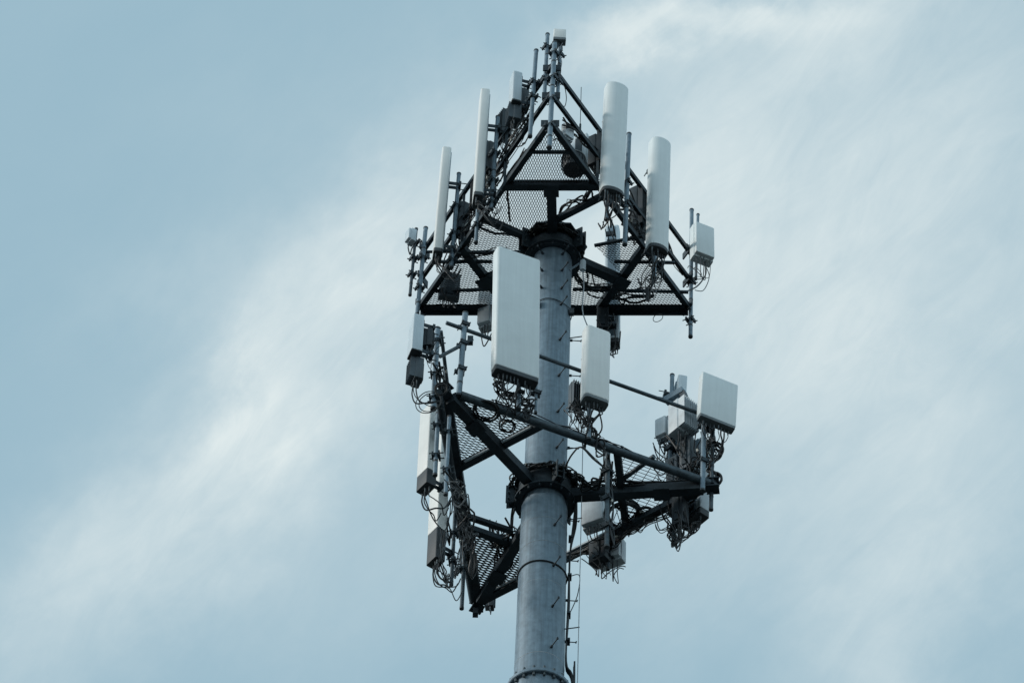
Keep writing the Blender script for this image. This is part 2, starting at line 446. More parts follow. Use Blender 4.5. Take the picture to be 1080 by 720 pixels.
def strip(px, w=.03):
    a, b = on_level(*px[0], ZL-.01), on_level(*px[1], ZL-.01); MB().bar(a, b, w, .02).build('edge_strip', PIPE, lo)
p, q = thl[0]; o = V((l0_.x, l0_.y, 0)).normalized() if False else V((CL[0].x, CL[0].y, 0)).normalized()
for t0, t1 in ((.10,.44),(.58,.88)): MB().bar(lerp(p,q,t0)+o*.06+V((0,0,-.02)), lerp(p,q,t1)+o*.06+V((0,0,-.02)), .022, .03).build('edge_strip', RADG, lo)
# inner deck behind the pole at the far-left corner
n0, n1 = near(midl[2]), near(midl[1])
grating(inset([midl[2], thl[2][1] if (thl[2][1]-CL[1]).length < (thl[2][0]-CL[1]).length else thl[2][0], V((.15,1.2,0)), V((0,.34,0)), n0], .03), ZDL, V((1,-.15)), lo, 'diamond', sw=.017, short=.034)
def lv(x, y, dz=0): return on_level(x, y, ZL+dz)
MB().tube([lv(650,510,.03), lv(690,481,.03)], .032, 10).build('brace', RAILM, lo)
MB().bar(lv(492,544,-.03), lv(540,560,-.03), .07, .06).build('brace', BEAM, lo)

# ------------------------------------------------------------------ faces on which things hang
class Face:
    def __init__(s, a, b, z):
        s.a, s.b = a, b; e = (b-a); e.z = 0; s.e = e.normalized(); n = V((s.e.y, -s.e.x, 0))
        if n.dot(V((a.x+b.x, a.y+b.y, 0))) < 0: n = -n
        s.n = n; s.az = math.atan2(n.x, -n.y)
    def pt(s, x, y, off=0): return on_plane(x, y, s.a + s.n*off, s.n)
    def span(s, top, bot, off):
        t, b = s.pt(*top, off), s.pt(*bot, off)
        c = (t+b)/2; L_ = t.z-b.z
        s.lean = V((0,0,1))
        if L_ > .75:                         # hardware hung slightly out of plumb, never more than 3 degrees
            d = (t-b).normalized(); a = math.acos(max(-1, min(1, d.z))); k = min(1, math.radians(3.)/max(a, 1e-6))
            s.lean = V((0,0,1)).lerp(d, k).normalized()
        return c - s.lean*(L_/2/s.lean.z), L_
    def orient(s, o):
        q = V((0,0,1)).rotation_difference(s.lean); m = q.to_matrix() @ o.rotation_euler.to_matrix()
        o.rotation_euler = m.to_euler()
UR, ULf, UF = Face(c0, c1, ZU), Face(c0, c2, ZU), Face(c1, c2, ZU)
LFr, LLf, LRf = Face(l0, l1, ZL), Face(l0, l2, ZL), Face(l1, l2, ZL)
def deg(a): return math.radians(a)
MB().tube([LLf.pt(462,413,.06), LLf.pt(499,634,.06)], .050, 14).build('face_pipe', BEAM, lo)
MB().tube([LLf.pt(465,349,.10), LLf.pt(474,423,.10), LLf.pt(487,520,.10)], .024, 12).build('rail', RAILM, lo)

def pipe(label, face, top, bot, r=.03, off=.08, m=PIPE, clamps=(.25,.7), group=None, cl_in=True):
    loc, L_ = face.span(top, bot, off)
    t = thing('mounting_pipe', label, 'pipe', loc, face.az, group); face.orient(t)
    MB().lathe([(r,0),(r,L_)], 14).build('pipe', m, t)
    MB().lathe([(r+.004,L_-.002),(r+.004,L_+.018),(r*.6,L_+.026)], 12).build('end_cap', CAPD, t)
    MB().lathe([(r+.003,-.03),(r+.003,.002)], 12).build('end_cap', CAPD, t)
    for c in clamps:
        z = L_*c; mb = MB()
        mb.box((0,r+.012,z), (.13,.022,.07)); mb.box((0,-r-.012,z), (.11,.02,.06))
        cl = mb.build('clamp', BEAM, t)
        for sx in (-.047,.047): MB().tube([(sx,-r-.05,z),(sx,r+.07,z)], .008, 6, smooth=False).build('bolt', BOLT, cl)
    for k in range(int(L_/.55)):
        if random.random() < .5: MB().lathe([(r+.002,0),(r+.002,.03)], 12, (0,0,.2+k*.55)).build('band', CAPD, t)
    return t
def brackets(t, zs, y0, y1, w=.07, m=BEAM):
    for z in zs:
        mb = MB()
        for sx in (-w/2, w/2): mb.bar((sx,y0,z), (sx,y1,z), .008, .06)
        mb.box((0,y0+.006,z), (w+.06,.012,.11)); mb.box((0,y1,z), (w+.05,.03,.08))
        br = mb.build('bracket', m, t)
        for sx in (-w/2-.02, w/2+.02): MB().tube([(sx,y1-.05,z),(sx,y1+.09,z)], .007, 6, smooth=False).build('bolt', BOLT, br)
def connectors(t, n, w, d, z=0., r=.013, m=BRASS):
    out = []
    for k in range(n):
        x = -w/2 + w*(k+.5)/n + random.uniform(-.004,.004); y = random.choice((-d*.25, d*.2, 0))
        MB().tube([(x,y,z+.002),(x,y,z-.045)], r, 8).tube([(x,y,z-.045),(x,y,z-.075)], r*.75, 8).build('connector', m, t)
        out.append(V((x,y,z-.07)))
    return out
def jumpers(t, starts, ends, r=.0085, drop=(.12,.34), side=.10, hook=.16):
    for i, s in enumerate(starts):
        e = V(ends[i % len(ends)]) + V((random.uniform(-.05,.05), random.uniform(-.03,.03), random.uniform(-.06,.06)))
        dz = random.uniform(*drop); sx = random.uniform(-side, side)
        P = [s, s+V((0,0,-dz*.5)), s+V((sx*.6, .05, -dz)), s.lerp(e,.55)+V((sx, 0, -dz*.55)), e, e+V((random.uniform(-.04,.04), .06, hook))]
        cable(P, r*random.choice((.6,.75,.9,1.2)), t, m=(CABLEG2 if random.random() < .12 else CABLE))

def panel(label, face, top, bot, w, d, az=None, off=.30, style='round', m=RAD, cap=CAPD, caph=.05, ncon=6, pipe_y=.22,
          cables=True, rc=.03, ends=None, name='panel_antenna', cat='antenna', brk=(.12,.85), group=None, drop=(.10,.26), seam=True, bev=.012, tilt=0.):
    loc, L_ = face.span(top, bot, off)
    t = thing(name, label, cat, loc, face.az if az is None else deg(az), group)
    face.orient(t)
    poly = drect(w, d, d*.5) if style == 'bulge' else rrect(w, d, rc)
    MB().prism(poly, caph, L_, bev).build('radome', m, t)
    poly2 = [(x*.97, y*.97) for x, y in poly]
    ec = MB().prism(poly2, 0, caph+.004, .004).build('end_cap', cap, t)
    if style != 'bulge':
        MB().box((0, d/2+.004, (L_+caph)/2), (w*.55, .012, L_*.93)).build('back_rail', PIPE, t)
    brackets(t, [L_*b for b in brk], d/2, d/2+pipe_y)
    cs = connectors(ec, ncon, w*.8, d*.7)
    if cables:
        ends = ends or [(.1,d/2+pipe_y,-.35),(-.08,d/2+pipe_y+.05,-.25),(0,d/2+pipe_y+.08,-.5)]
        jumpers(t, cs, ends, drop=drop)
    return t
def radio(label, face, top, bot, w, d, az=None, off=.1, m=RRU, fins=True, ncon=4, ends=None, group=None, drop=(.1,.3), cables=True, handle=True):
    loc, L_ = face.span(top, bot, off)
    t = thing('remote_radio', label, 'radio unit', loc, face.az if az is None else deg(az), group)
    ho = MB().prism(rrect(w, d*.62, .012, 4, d*.19), 0, L_, .008).build('housing', m, t)
    if fins:
        mb = MB(); n = max(5, int(w/.028))
        for k in range(n):
            x = -w/2+.012+(w-.024)*k/(n-1); mb.box((x, -d*.31+.004, L_/2), (.006, d*.38+.008, L_*.94))
        mb.build('cooling_fins', m, t)
    else: MB().prism(rrect(w*.94, d*.34, .015, 4, -d*.26), .02, L_-.02, .01).build('front_cover', m, t)
    MB().box((0,d*.5+.008,L_*.5), (w*.4,.018,L_*.8)).build('mounting_plate', BEAM, t)
    if handle: MB().tube([(-w*.25,0,L_-.01),(-w*.25,0,L_+.045),(w*.25,0,L_+.045),(w*.25,0,L_-.01)], .007, 6).build('handle', BEAM, ho)
    cs = connectors(ho, ncon, w*.8, d*.6, r=.010)
    if cables: jumpers(t, cs, ends or [(.07,d*.5+.03,.02),(-.07,d*.5+.03,.03)], r=.0075, drop=drop, hook=.03, side=.05)
    return t

# ------------------------------------------------------------------ upper platform: right face
panel('tall rounded pale antenna reaching highest on the right side of the upper platform', UR, (651,92), (646,205), .315, .17, 20, .36, 'bulge', RAD, caph=.06, ncon=8, pipe_y=.20, ends=[(.12,.30,-.22),(.02,.34,-.30),(.2,.4,-.3)], drop=(.12,.3))
panel('tall rounded grey antenna hanging lower, left of the small square box on the upper platform', UR, (697,150), (694,265), .29, .17, 25, .36, 'bulge', RAD, caph=.06, ncon=8, pipe_y=.20, ends=[(.08,.30,-.25),(-.04,.30,-.40),(.1,.4,-.5)])
pipe('bare pale pipe between the two tall rounded antennas', UR, (663.5,142), (659,257), .031, .16, clamps=(.35,.55))
pipe('short pipe stub under the higher rounded antenna', UR, (642,150), (640,231), .026, .12, clamps=(.3,))
pipe('pipe end hidden behind the lower rounded antenna', UR, (692,180), (690,292), .028, .10, clamps=(.3,.6))
radio('square pale box at the right corner of the upper platform', UR, (742,242), (740,272), .30, .20, 24, .22, RAD, fins=False, ncon=5, handle=False,
      ends=[(-.08,.12,-.35),(-.1,.1,-.15)])
pipe('long pipe at the right corner hanging below the upper platform', UR, (729.5,222), (728.3,354), .028, .0, clamps=(.12,.42,.7))
pipe('thin pipe end above the square pale box', UR, (737,228), (733,292), .020, .02, clamps=())
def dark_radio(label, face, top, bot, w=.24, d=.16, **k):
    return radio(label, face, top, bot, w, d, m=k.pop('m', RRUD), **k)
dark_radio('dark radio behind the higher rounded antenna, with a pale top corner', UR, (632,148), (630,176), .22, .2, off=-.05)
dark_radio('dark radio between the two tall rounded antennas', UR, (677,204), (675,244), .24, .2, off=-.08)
radio('small pale box beside the upper edge of the right rails', UR, (600,134), (598,146), .16, .10, 40, -.08, RRU, fins=False, ncon=2)
radio('white radio behind the innermost right rail near the apex deck', UF, (614,147), (612,177), .24, .14, 150, -1.75, RRU, fins=False, ncon=3)
# dark round canister beneath the near deck
lc = on_level(605,172,ZU+.25)
t = thing('filter_canister', 'dark round ribbed canister with a bright rim by the near cross beam', 'equipment', lc, 0)
MB().lathe([(.10,-.17),(.14,-.15),(.15,-.10),(.15,.05),(.16,.06),(.16,.09),(.13,.10)], 28).build('housing', RRUD, t)
ringp = [V((.162*math.cos(2*PI*k/28), .162*math.sin(2*PI*k/28), .075)) for k in range(29)]
MB().tube(ringp, .006, 5, cap=False).build('rim', WELD, t)
mb = MB()
for k in range(18):
    a = 2*PI*k/18; mb.box((.155*math.cos(a), .155*math.sin(a), -.03), (.02,.006,.14), Matrix.Rotation(a,3,'Z'))
mb.build('ribs', RRUD, t)
t = thing('whip_antenna', 'hair-thin upright rod rising from the right rails near the apex', 'antenna', UR.pt(612,133,0), 0)
MB().tube([(0,0,-.05),(0,0,.85)], .005, 5).build('rod', BEAM, t); MB().lathe([(.014,-.1),(.014,.04)], 8).build('base', BEAM, t)

# ------------------------------------------------------------------ apex
pipe('thick banded pipe standing at the front apex of the upper platform', UR, (585,46), (579.3,155), .033, .05, clamps=(.2,.45,.66,.9))
pipe('tall pipe just left of the apex pipe', ULf, (577.5,37), (574,104), .027, .03, clamps=(.28,.8))
pipe('pipe just right of the apex pipe under the little white box', UR, (591,47), (588,104), .024, .0, clamps=(.3,.8))
pipe('lone bare pipe left of the apex group', ULf, (565.5,54), (559,143), .029, .12, clamps=(.45,.62))
t = thing('small_antenna_box', 'little white box with dark base topping the apex pipes', 'antenna', UR.pt(590,45,.02), deg(3))
MB().prism(rrect(.165,.10,.012), .05, .24, .006).build('cover', RADW, t)
MB().prism(rrect(.17,.11,.01), .0, .052, .004).build('base', CAPG, t)
MB().tube([(0,0,0),(-.03,.03,-.10),(-.1,.05,-.13)], .014, 8).build('bracket', BEAM, t)
cable([(.02,0,0),(.04,0,-.15),(-.01,0,-.4),(.03,0,-.6),(0,.02,-.95)], .007, t)
cable([(.04,0,0),(.0,0,-.22),(.04,0,-.45),(.0,0,-.8)], .006, t, CABLEG)
t = thing('cable_loop', 'thin cable looping down from the right apex pipe to the second rail', 'cable', UR.pt(594,88,0), UR.az)
cable([(0,0,0),(.06,0,-.08),(.09,0,-.25),(.05,0,-.45),(-.05,0,-.5)], .006, t)

# ------------------------------------------------------------------ upper platform: left face
panel('tall narrow white antenna nearest the apex on the left of the upper platform', ULf, (511,101), (503.5,213), .26, .125, -84, .34, 'round', RADW, caph=.06, pipe_y=.16, rc=.025, ncon=5, drop=(.05,.2), brk=(.10,.70))
panel('tall narrow white antenna lower left, beside the far left corner', ULf, (470.5,162), (461,272), .26, .125, -84, .34, 'round', RADW, caph=.06, pipe_y=.16, rc=.025, ncon=5, drop=(.05,.2), brk=(.10,.70))
pipe('pipe behind the left antenna nearest the apex', ULf, (525,124), (518,220), .028, .14, clamps=(.06,.3,.6))
pipe('pipe behind the lower left narrow antenna', ULf, (484,184), (476,281), .028, .14, clamps=(.06,.35,.65))
pipe('short pipe stub below the left antenna nearest the apex', ULf, (505,200), (502,255), .026, .05, clamps=(.3,))
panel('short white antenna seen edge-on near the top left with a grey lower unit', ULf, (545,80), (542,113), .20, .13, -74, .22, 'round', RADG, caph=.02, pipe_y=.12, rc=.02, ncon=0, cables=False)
radio('grey unit with cables directly below the short edge-on antenna', ULf, (542,113), (541,130), .20, .17, -76, .20, UNIT, fins=True, ncon=4, handle=False)
for (x, y, s, lb) in ((532,132,.9,'dark radio on the left rails just below the short edge-on antenna'), (514,168,1.,'dark radio beside the pipe behind the left antenna nearest the apex'),
                   (505,205,1.,'dark radio left of the near deck behind the left antenna bottom'), (487,232,1.,'dark radio low on the left rails right of the lower left antenna'),
                   (551,108,.8,'dark bracketed radio between the short edge-on antenna and the lone pipe')):
    dark_radio(lb, ULf, (x,y-14*s), (x-1,y+14*s), .2*s, .16*s, off=.0, az=-60)
# far left corner cluster
radio('tiny pale box clamped at the far left tip of the upper platform', ULf, (433.5,243), (432,256), .13, .13, -60, .30, RADG, fins=False, ncon=1, handle=False)
pipe('dark slim pipe at the far left tip beside the tiny pale box', ULf, (439,242), (432.5,310), .022, .18, m=RAILM, clamps=(.3,.55,.8))
pipe('pale pipe standing at the left corner of the upper platform', ULf, (449,241), (440,331), .030, .06, clamps=(.3,.65))

# ------------------------------------------------------------------ upper platform: far face
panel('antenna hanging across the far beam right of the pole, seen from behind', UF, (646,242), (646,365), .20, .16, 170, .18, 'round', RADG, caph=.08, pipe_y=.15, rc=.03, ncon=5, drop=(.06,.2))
radio('dark radio hanging under the far beam right of the pole', UF, (636,328), (635,349), .16, .16, 180, .0, RRUD, ncon=3)
radio('rounded grey unit hanging under the far beam left of the pole', UF, (514,309), (512,345), .20, .20, -25, .05, RRU, fins=False, ncon=3, handle=False)
radio('grey enclosure above the far left deck seen through the mesh', UF, (474,292), (473,317), .28, .16, 190, -.25, UNIT, fins=True, ncon=3)

# sensor on an arm by the pole
pb = polar(1.05, .26, ZU-.62)
t = thing('arm_mounted_sensor', 'small pale cylinder on an arm at the pole below the upper collar', 'sensor', pb, 0)
e = on_plane(614, 276, pb, V((0,1,0))) - pb
MB().tube([(0,0,0), e], .014, 8).build('arm', PIPE, t)
MB().lathe([(.035,-.18),(.04,-.16),(.04,0),(.03,.02)], 16, e+V((.01,0,0))).build('cylinder', RADG, t)
cable([e+V((.01,0,-.18)), e+V((.03,0,-.5)), e+V((.02,0,-1.0)), e+V((.10,0,-1.35))], .008, t, CABLEG)

# ------------------------------------------------------------------ lower platform: front face
panel('widest and largest white antenna panel, in front of the pole', LFr, (545,271), (543,400), .60, .17, None, .30, 'round', RAD, CAPD, .07, 10, .16, rc=.035, bev=.02, drop=(.06,.18))
pipe('pipe carrying the largest white panel', LFr, (548,330), (547,430), .03, .10, clamps=(.15,.6))
pipe('short pipe ends below the largest white panel', LFr, (566,385), (565,434), .018, .12, clamps=(.4,))
panel('medium white antenna right of the pole with rounded corners', LFr, (629,351), (627,426), .345, .19, None, .26, 'round', RADW, CAPG, .05, 6, .14, rc=.055, bev=.02, drop=(.06,.22))
pipe('pipe carrying the medium white antenna', LFr, (622,372), (621,462), .028, .08, clamps=(.2,.75))
radio('grey radio peeking out left of the medium white antenna', LFr, (608,405), (607,429), .15, .16, None, -.02, UNIT, ncon=4)
panel('square pale panel at the far right end of the lower platform', LFr, (758,402), (755,448), .50, .12, None, .22, 'round', RAD, CAPG, .045, 8, .14, rc=.015, bev=.008, drop=(.06,.22))
pipe('pipe carrying the square pale panel', LFr, (743,420), (741,516), .032, .06, clamps=(.3,.7))
pipe('galvanised corner post left of the largest panel, standing on the pipe end', LFr, (490.7,331), (484,416), .036, .0, clamps=(.30,.62,.85))
# bolt-on arm stub between the left pipes
t = thing('stub_pipe', 'short sloping pipe joining the two pipes at the left corner of the lower platform', 'pipe', LFr.pt(464,376,.0), 0)
a = LFr.pt(464,376,0); MB().tube([(0,0,0), LFr.pt(498,358,0)-a], .024, 10).build('pipe', RAILM, t)
MB().box(LFr.pt(496,359,0)-a, (.07,.07,.11)).build('clamp', BEAM, t)
# perforated angle to the left of the big panel
# ------------------------------------------------------------------ lower platform: left face
panel('white antenna seen edge-on at the top left of the lower platform', LLf, (439,332), (438,380), .20, .14, -72, .34, 'round', RADG, caph=.01, pipe_y=.14, rc=.015, ncon=0, cables=False)
radio('dark grey unit below the edge-on antenna at the top left of the lower platform', LLf, (438,380), (437,404), .19, .17, -72, .34, UNIT, fins=True, ncon=3, handle=False, ends=[(.05,.3,-.3),(0,.35,-.4)])
pipe('pale pipe carrying the edge-on antenna at the left corner of the lower platform', LLf, (461.5,347), (457,430), .034, .12, clamps=(.12,.42,.85))
dark_radio('dark radio between the edge-on antenna and its pipe', LLf, (452,350), (451,368), .14, .12, off=.20)
panel('long cream antenna on the lower left with a dark boxy foot', LLf, (453,428), (450,520), .24, .15, -55, .28, 'round', RADW, CAPD, .24, 4, .14, rc=.02, drop=(.1,.3), name='panel_antenna')
panel('lowest left antenna with a long dark grey foot', LLf, (466,445), (460,597), .22, .15, -55, .26, 'round', RADW, CAPD, .50, 5, .14, rc=.02, drop=(.15,.35))
pipe('pipe behind the long cream antenna', LLf, (462,436), (459,500), .028, .12, clamps=(.3,.8))
pipe('pipe end sticking down at the lower left beam end', LLf, (491,560), (487,640), .026, .05, clamps=(.5,.9), m=RAILM)
pipe('pale pipe inside the left beam of the lower platform', LLf, (474,440), (470,520), .024, -.05, clamps=(.3,.8))
pipe('pipe carrying the lowest left antenna', LLf, (480,540), (476,615), .024, .10, clamps=(.3,.7), m=RAILM)
# ------------------------------------------------------------------ lower platform: far right face
pipe('pale pipe rising behind the square panel', LRf, (709,396), (706,500), .028, .02, clamps=(.25,.55))
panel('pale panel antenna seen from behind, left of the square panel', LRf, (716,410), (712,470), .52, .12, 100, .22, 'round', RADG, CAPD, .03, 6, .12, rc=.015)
radio('white finned radio beside the back of the rear panel', LRf, (722,426), (720,458), .27, .30, 40, -.12, RRU, fins=True, ncon=6, handle=False, drop=(.15,.4))
radio('small white box left of the finned radio', LRf, (700,442), (698,463), .17, .16, -35, -.02, RRU, fins=False, ncon=4, handle=False, drop=(.15,.4))
t = thing('bracket_arm', 'thick pale bracket above the finned radio', 'bracket', LRf.pt(712,418,0), 0)
a = LRf.pt(712,418,0)
MB().bar(LRf.pt(702,423,0)-a, LRf.pt(721,412,0)-a, .09, .10).build('arm', PIPE, t); MB().bar(LRf.pt(720,414,0)-a, LRf.pt(724,424,0)-a, .07, .08).build('knuckle', UNIT, t)
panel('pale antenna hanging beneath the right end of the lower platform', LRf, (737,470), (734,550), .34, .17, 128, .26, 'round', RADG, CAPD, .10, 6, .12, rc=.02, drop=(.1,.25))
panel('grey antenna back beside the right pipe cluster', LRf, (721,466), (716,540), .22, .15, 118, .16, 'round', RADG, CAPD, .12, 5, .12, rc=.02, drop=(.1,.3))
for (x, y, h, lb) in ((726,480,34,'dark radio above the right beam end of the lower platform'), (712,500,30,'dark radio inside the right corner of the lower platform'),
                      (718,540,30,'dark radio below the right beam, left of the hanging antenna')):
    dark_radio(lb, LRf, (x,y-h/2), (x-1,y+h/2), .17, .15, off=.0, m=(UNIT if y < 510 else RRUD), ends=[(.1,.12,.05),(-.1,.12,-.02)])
pipe('pipe end sticking down under the right beam', LRf, (713,520), (710,572), .026, .05, clamps=(.6,.9), m=RAILM)
pipe('pipe at the outermost right tip of the lower platform', LRf, (752,450), (750,536), .026, .05, clamps=(.3,.8), m=RAILM)
radio('pale square radio hanging right of the pole below the lower collar', LRf, (629,527), (626,556), .32, .20, -28, -.25, RRU, fins=False, ncon=5, handle=False, drop=(.12,.3), ends=[(.1,.1,-.15),(.2,.15,-.2)])
radio('grey radio tucked under the lower far beam right of the pole', LRf, (645,571), (643,594), .34, .2, -30, .10, RRU, fins=False, ncon=4, handle=False)
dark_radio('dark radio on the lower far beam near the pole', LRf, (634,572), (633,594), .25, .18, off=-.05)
pipe('short pipe end below the grey radio right of the pole', LRf, (642,575), (641,599), .022, .0, clamps=(.5,), m=RAILM)
pipe('upright pipe at the inner end of the right mesh deck', LRf, (641,478), (640,575), .030, -1.1, m=RAILM, clamps=(.2,.5,.8))
dark_radio('dark clamp box at the bottom tip of the lower platform', LLf, (517,628), (516,640), .12, .12, off=.1, cables=False)

# ------------------------------------------------------------------ cables along the steelwork
def bundle(label, pts, n=5, amp=.05, r=.010, sag=.0, hang=.0, group=None):
    t = thing('cable_bundle', label, 'cables', pts[0], 0); p0 = pts[0]
    for k in range(n):
        P = []
        for i in range(len(pts)-1):
            L_ = (pts[i+1]-pts[i]).length; m_ = max(2, int(L_/.22))
            for j in range(m_):
                q = pts[i].lerp(pts[i+1], j/m_)
                P.append(q-p0+V((random.uniform(-amp,amp), random.uniform(-amp,amp), random.uniform(-amp-hang,amp))))
        P.append(pts[-1]-p0)
        rr = r*random.choice((.5,.65,.8,1.,1.25))
        cable(P, rr, t, m=(CABLEG2 if random.random() < .14 else CABLE), n=4)
        if k % 2 == 0:
            for q in range(1, len(P)-1, 3): MB().tube([P[q], P[q].lerp(P[q+1], .16)], rr+.006, 6).build('tape_band', random.choice((TAG, BOLT, BOLT)), t)
    return t
def coil(label, c, n, R_, turns=4, r=.012):
    t = thing('cable_coil', label, 'cables', c, 0)
    n = n.normalized(); a = n.orthogonal().normalized(); b = n.cross(a)
    for k in range(turns):
        P = []; rr = R_*random.uniform(.85,1.1); o = n*(.02*k) + a*random.uniform(-.02,.02)
        for j in range(25):
            q = 2*PI*j/24; P.append(o + a*rr*math.cos(q) + b*rr*math.sin(q)*random.uniform(.97,1.03))
        MB().tube(P, r, 6, cap=False).build('cable', CABLE, t)
    return t
def L3(*pts, z): return [on_level(x, y, z) for x, y in pts]
bundle('tangled black cables along the left rails of the upper platform', [ULf.pt(*p, .0) for p in ((560,118),(536,160),(512,205),(492,235),(466,290))], 9, .10, .011, hang=.05)
bundle('black cables along the lowest left beam of the upper platform', [ULf.pt(*p, -.08) for p in ((552,160),(530,200),(500,245),(470,290))], 5, .06, .011)
bundle('black cables along the middle right rail of the upper platform', [UR.pt(*p, -.03) for p in ((596,130),(628,160),(660,205),(690,240),(720,290))], 6, .06, .010)
bundle('black cables from the near cross beam to the upper collar', L3((632,190),(620,206),(603,216),(590,228), z=ZU+.03), 8, .07, .010)
bundle('black cables hanging under the higher rounded antenna', [UR.pt(*p, .0) for p in ((640,205),(652,216),(664,228),(672,245),(690,252))], 8, .11, .010)
bundle('black cables gathered beneath the lower rounded antenna', [UR.pt(*p, .0) for p in ((690,262),(694,285),(688,300),(684,318))], 8, .09, .009)
bundle('black cables lying on the right part of the upper deck', L3((606,280),(625,300),(650,312),(690,312), z=ZU+.06), 7, .12, .013)
bundle('thin cable draped over the left part of the upper deck', L3((505,240),(520,246),(545,248), z=ZU+.05), 1, .01, .014)
bundle('single cable crossing the deck behind the near cross beam', L3((535,199),(536,218),(538,233), z=ZU-.03), 1, .01, .012)
bundle('cables along the far left deck edge of the upper platform', L3((470,262),(500,268),(535,262), z=ZU+.0), 4, .06, .012)
bundle('black cables wound around the upper collar', [polar(a, .40, ZU-.02) for a in [k*.5-2.6 for k in range(11)]], 5, .04, .012)
bundle('second twist of cables below the upper collar right side', [polar(a, .36, ZU-.28+.02*a) for a in (.2,.7,1.2,1.6)], 3, .03, .012)
bundle('black cables wound around the lower collar', [polar(a, .42, ZL+.10) for a in [k*.45-2.2 for k in range(11)]], 7, .05, .012)
bundle('black cables along the long front pipe of the lower platform', [LFr.pt(*p, .04) for p in ((520,422),(560,438),(600,452),(640,466),(670,478))], 3, .03, .008)
bundle('knot of cables below the largest white panel', [LFr.pt(*p, .05) for p in ((524,396),(528,412),(545,420),(560,428),(556,444))], 10, .08, .010)
bundle('knot of cables below the medium white antenna', [LFr.pt(*p, .05) for p in ((606,426),(614,442),(622,455),(632,468),(636,480))], 8, .07, .008)
bundle('thin line of cable from the lower collar up to the front pipe', [lv(590,500,.1), LFr.pt(612,470,0), LFr.pt(640,495,0)], 2, .02, .009)
bundle('dense black cables down the left beam of the lower platform', [LLf.pt(*p, .02) for p in ((462,385),(470,420),(478,470),(484,520),(488,560),(494,600))], 8, .07, .011)
bundle('loose black cables on the inner side of the left beam', [LLf.pt(*p, -.25) for p in ((478,505),(486,525),(490,548),(497,575),(498,610))], 7, .11, .010)
bundle('hanging cable loops below the lowest left antenna', [LLf.pt(*p, .15) for p in ((468,560),(466,595),(470,612),(484,600),(486,575))], 6, .05, .010)
bundle('cable strands between the left beam and the antenna foot', [LLf.pt(*p, .12) for p in ((474,525),(473,550),(474,575))], 4, .04, .010)
bundle('cables along the lower right arm', [lv(*p, .04) for p in ((612,512),(650,508),(700,512),(738,512))], 5, .05, .012)
bundle('dense cables on the mesh right of the inner upright', [lv(*p, .0) for p in ((648,500),(650,525),(655,548),(668,556),(700,540),(740,518))], 9, .12, .010)
bundle('cable mass at the far right corner of the lower platform', [LRf.pt(*p, .0) for p in ((742,462),(736,490),(726,505),(715,525),(708,545))], 9, .11, .010)
bundle('drooping cable loops below the right end of the lower platform', [LRf.pt(*p, .0) for p in ((708,552),(706,568),(714,576),(718,556),(728,560),(738,550))], 4, .05, .009)
bundle('cables rising at the right tip beside the square panel', [LFr.pt(*p, -.05) for p in ((752,452),(750,470),(757,480),(748,492),(757,505),(744,512))], 5, .04, .010)
bundle('feeder cables from the lower collar to the right upright', [lv(*p, -.05) for p in ((604,500),(618,512),(636,508),(642,480))], 6, .06, .014)
bundle('cables hanging down along the inner upright of the lower right deck', [LRf.pt(*p, -1.05) for p in ((638,470),(641,505),(645,545),(648,575))], 4, .05, .008)
bundle('drooping black feeder left of the lower collar', [lv(*p, .0) for p in ((546,515),(543,535),(540,560),(536,575))], 3, .03, .011)
bundle('black cables along the far right beam near the pole', [LRf.pt(*p, -.05) for p in ((605,586),(625,578),(650,570),(680,552))], 7, .06, .011)
bundle('black cables over the rear left deck corner', [lv(*p, .1) for p in ((540,560),(528,575),(520,560),(532,590),(525,610))], 10, .13, .014)
coil('coiled black cable hung under the left deck of the lower platform', lv(513,434,-.05), V((.2,.1,1)), .15, 3, .013)
coil('smaller coil of thin cable right of the big coil on the left deck', lv(535,450,-.04), V((.1,.2,1)), .09, 3, .009)
coil('black cable coil at the left corner under the pale pipe', LLf.pt(464,411,0), V((.2,1,.6)), .07, 3, .009)
coil('black cable coils lying on the mesh of the right deck', lv(658,545,.05), V((0,.1,1)), .22, 4, .020)
coil('second coil right of the coils on the right mesh', lv(680,543,.05), V((0,.1,1)), .12, 3, .014)
coil('thick black loop at the right tip beside the square panel', LFr.pt(752,476,-.05), V((.3,1,.3)), .12, 2, .016)
coil('thick black loop lower at the right tip', LFr.pt(754,504,-.05), V((.3,1,.3)), .10, 2, .016)
coil('thin loop hanging under the far beam right of the pole', UF.pt(694,335,0), V((.5,1,.1)), .07, 1, .005)
coil('thin wide loop beside the pipe at the upper left rails', LLf.pt(452,424,.15), V((.3,1,.2)), .16, 2, .006)
t = thing('loose_cable', 'thin cable drooping from the box at the right corner of the upper platform', 'cable', UR.pt(744,280,.1), 0); a = UR.pt(744,280,.1)
cable([(0,0,0), UR.pt(748,292,.1)-a, UR.pt(742,306,.1)-a, UR.pt(733,306,.1)-a], .006, t)
cable([(0,0,0), UR.pt(744,290,.1)-a, UR.pt(735,302,.05)-a, UR.pt(722,308,.0)-a], .010, t)

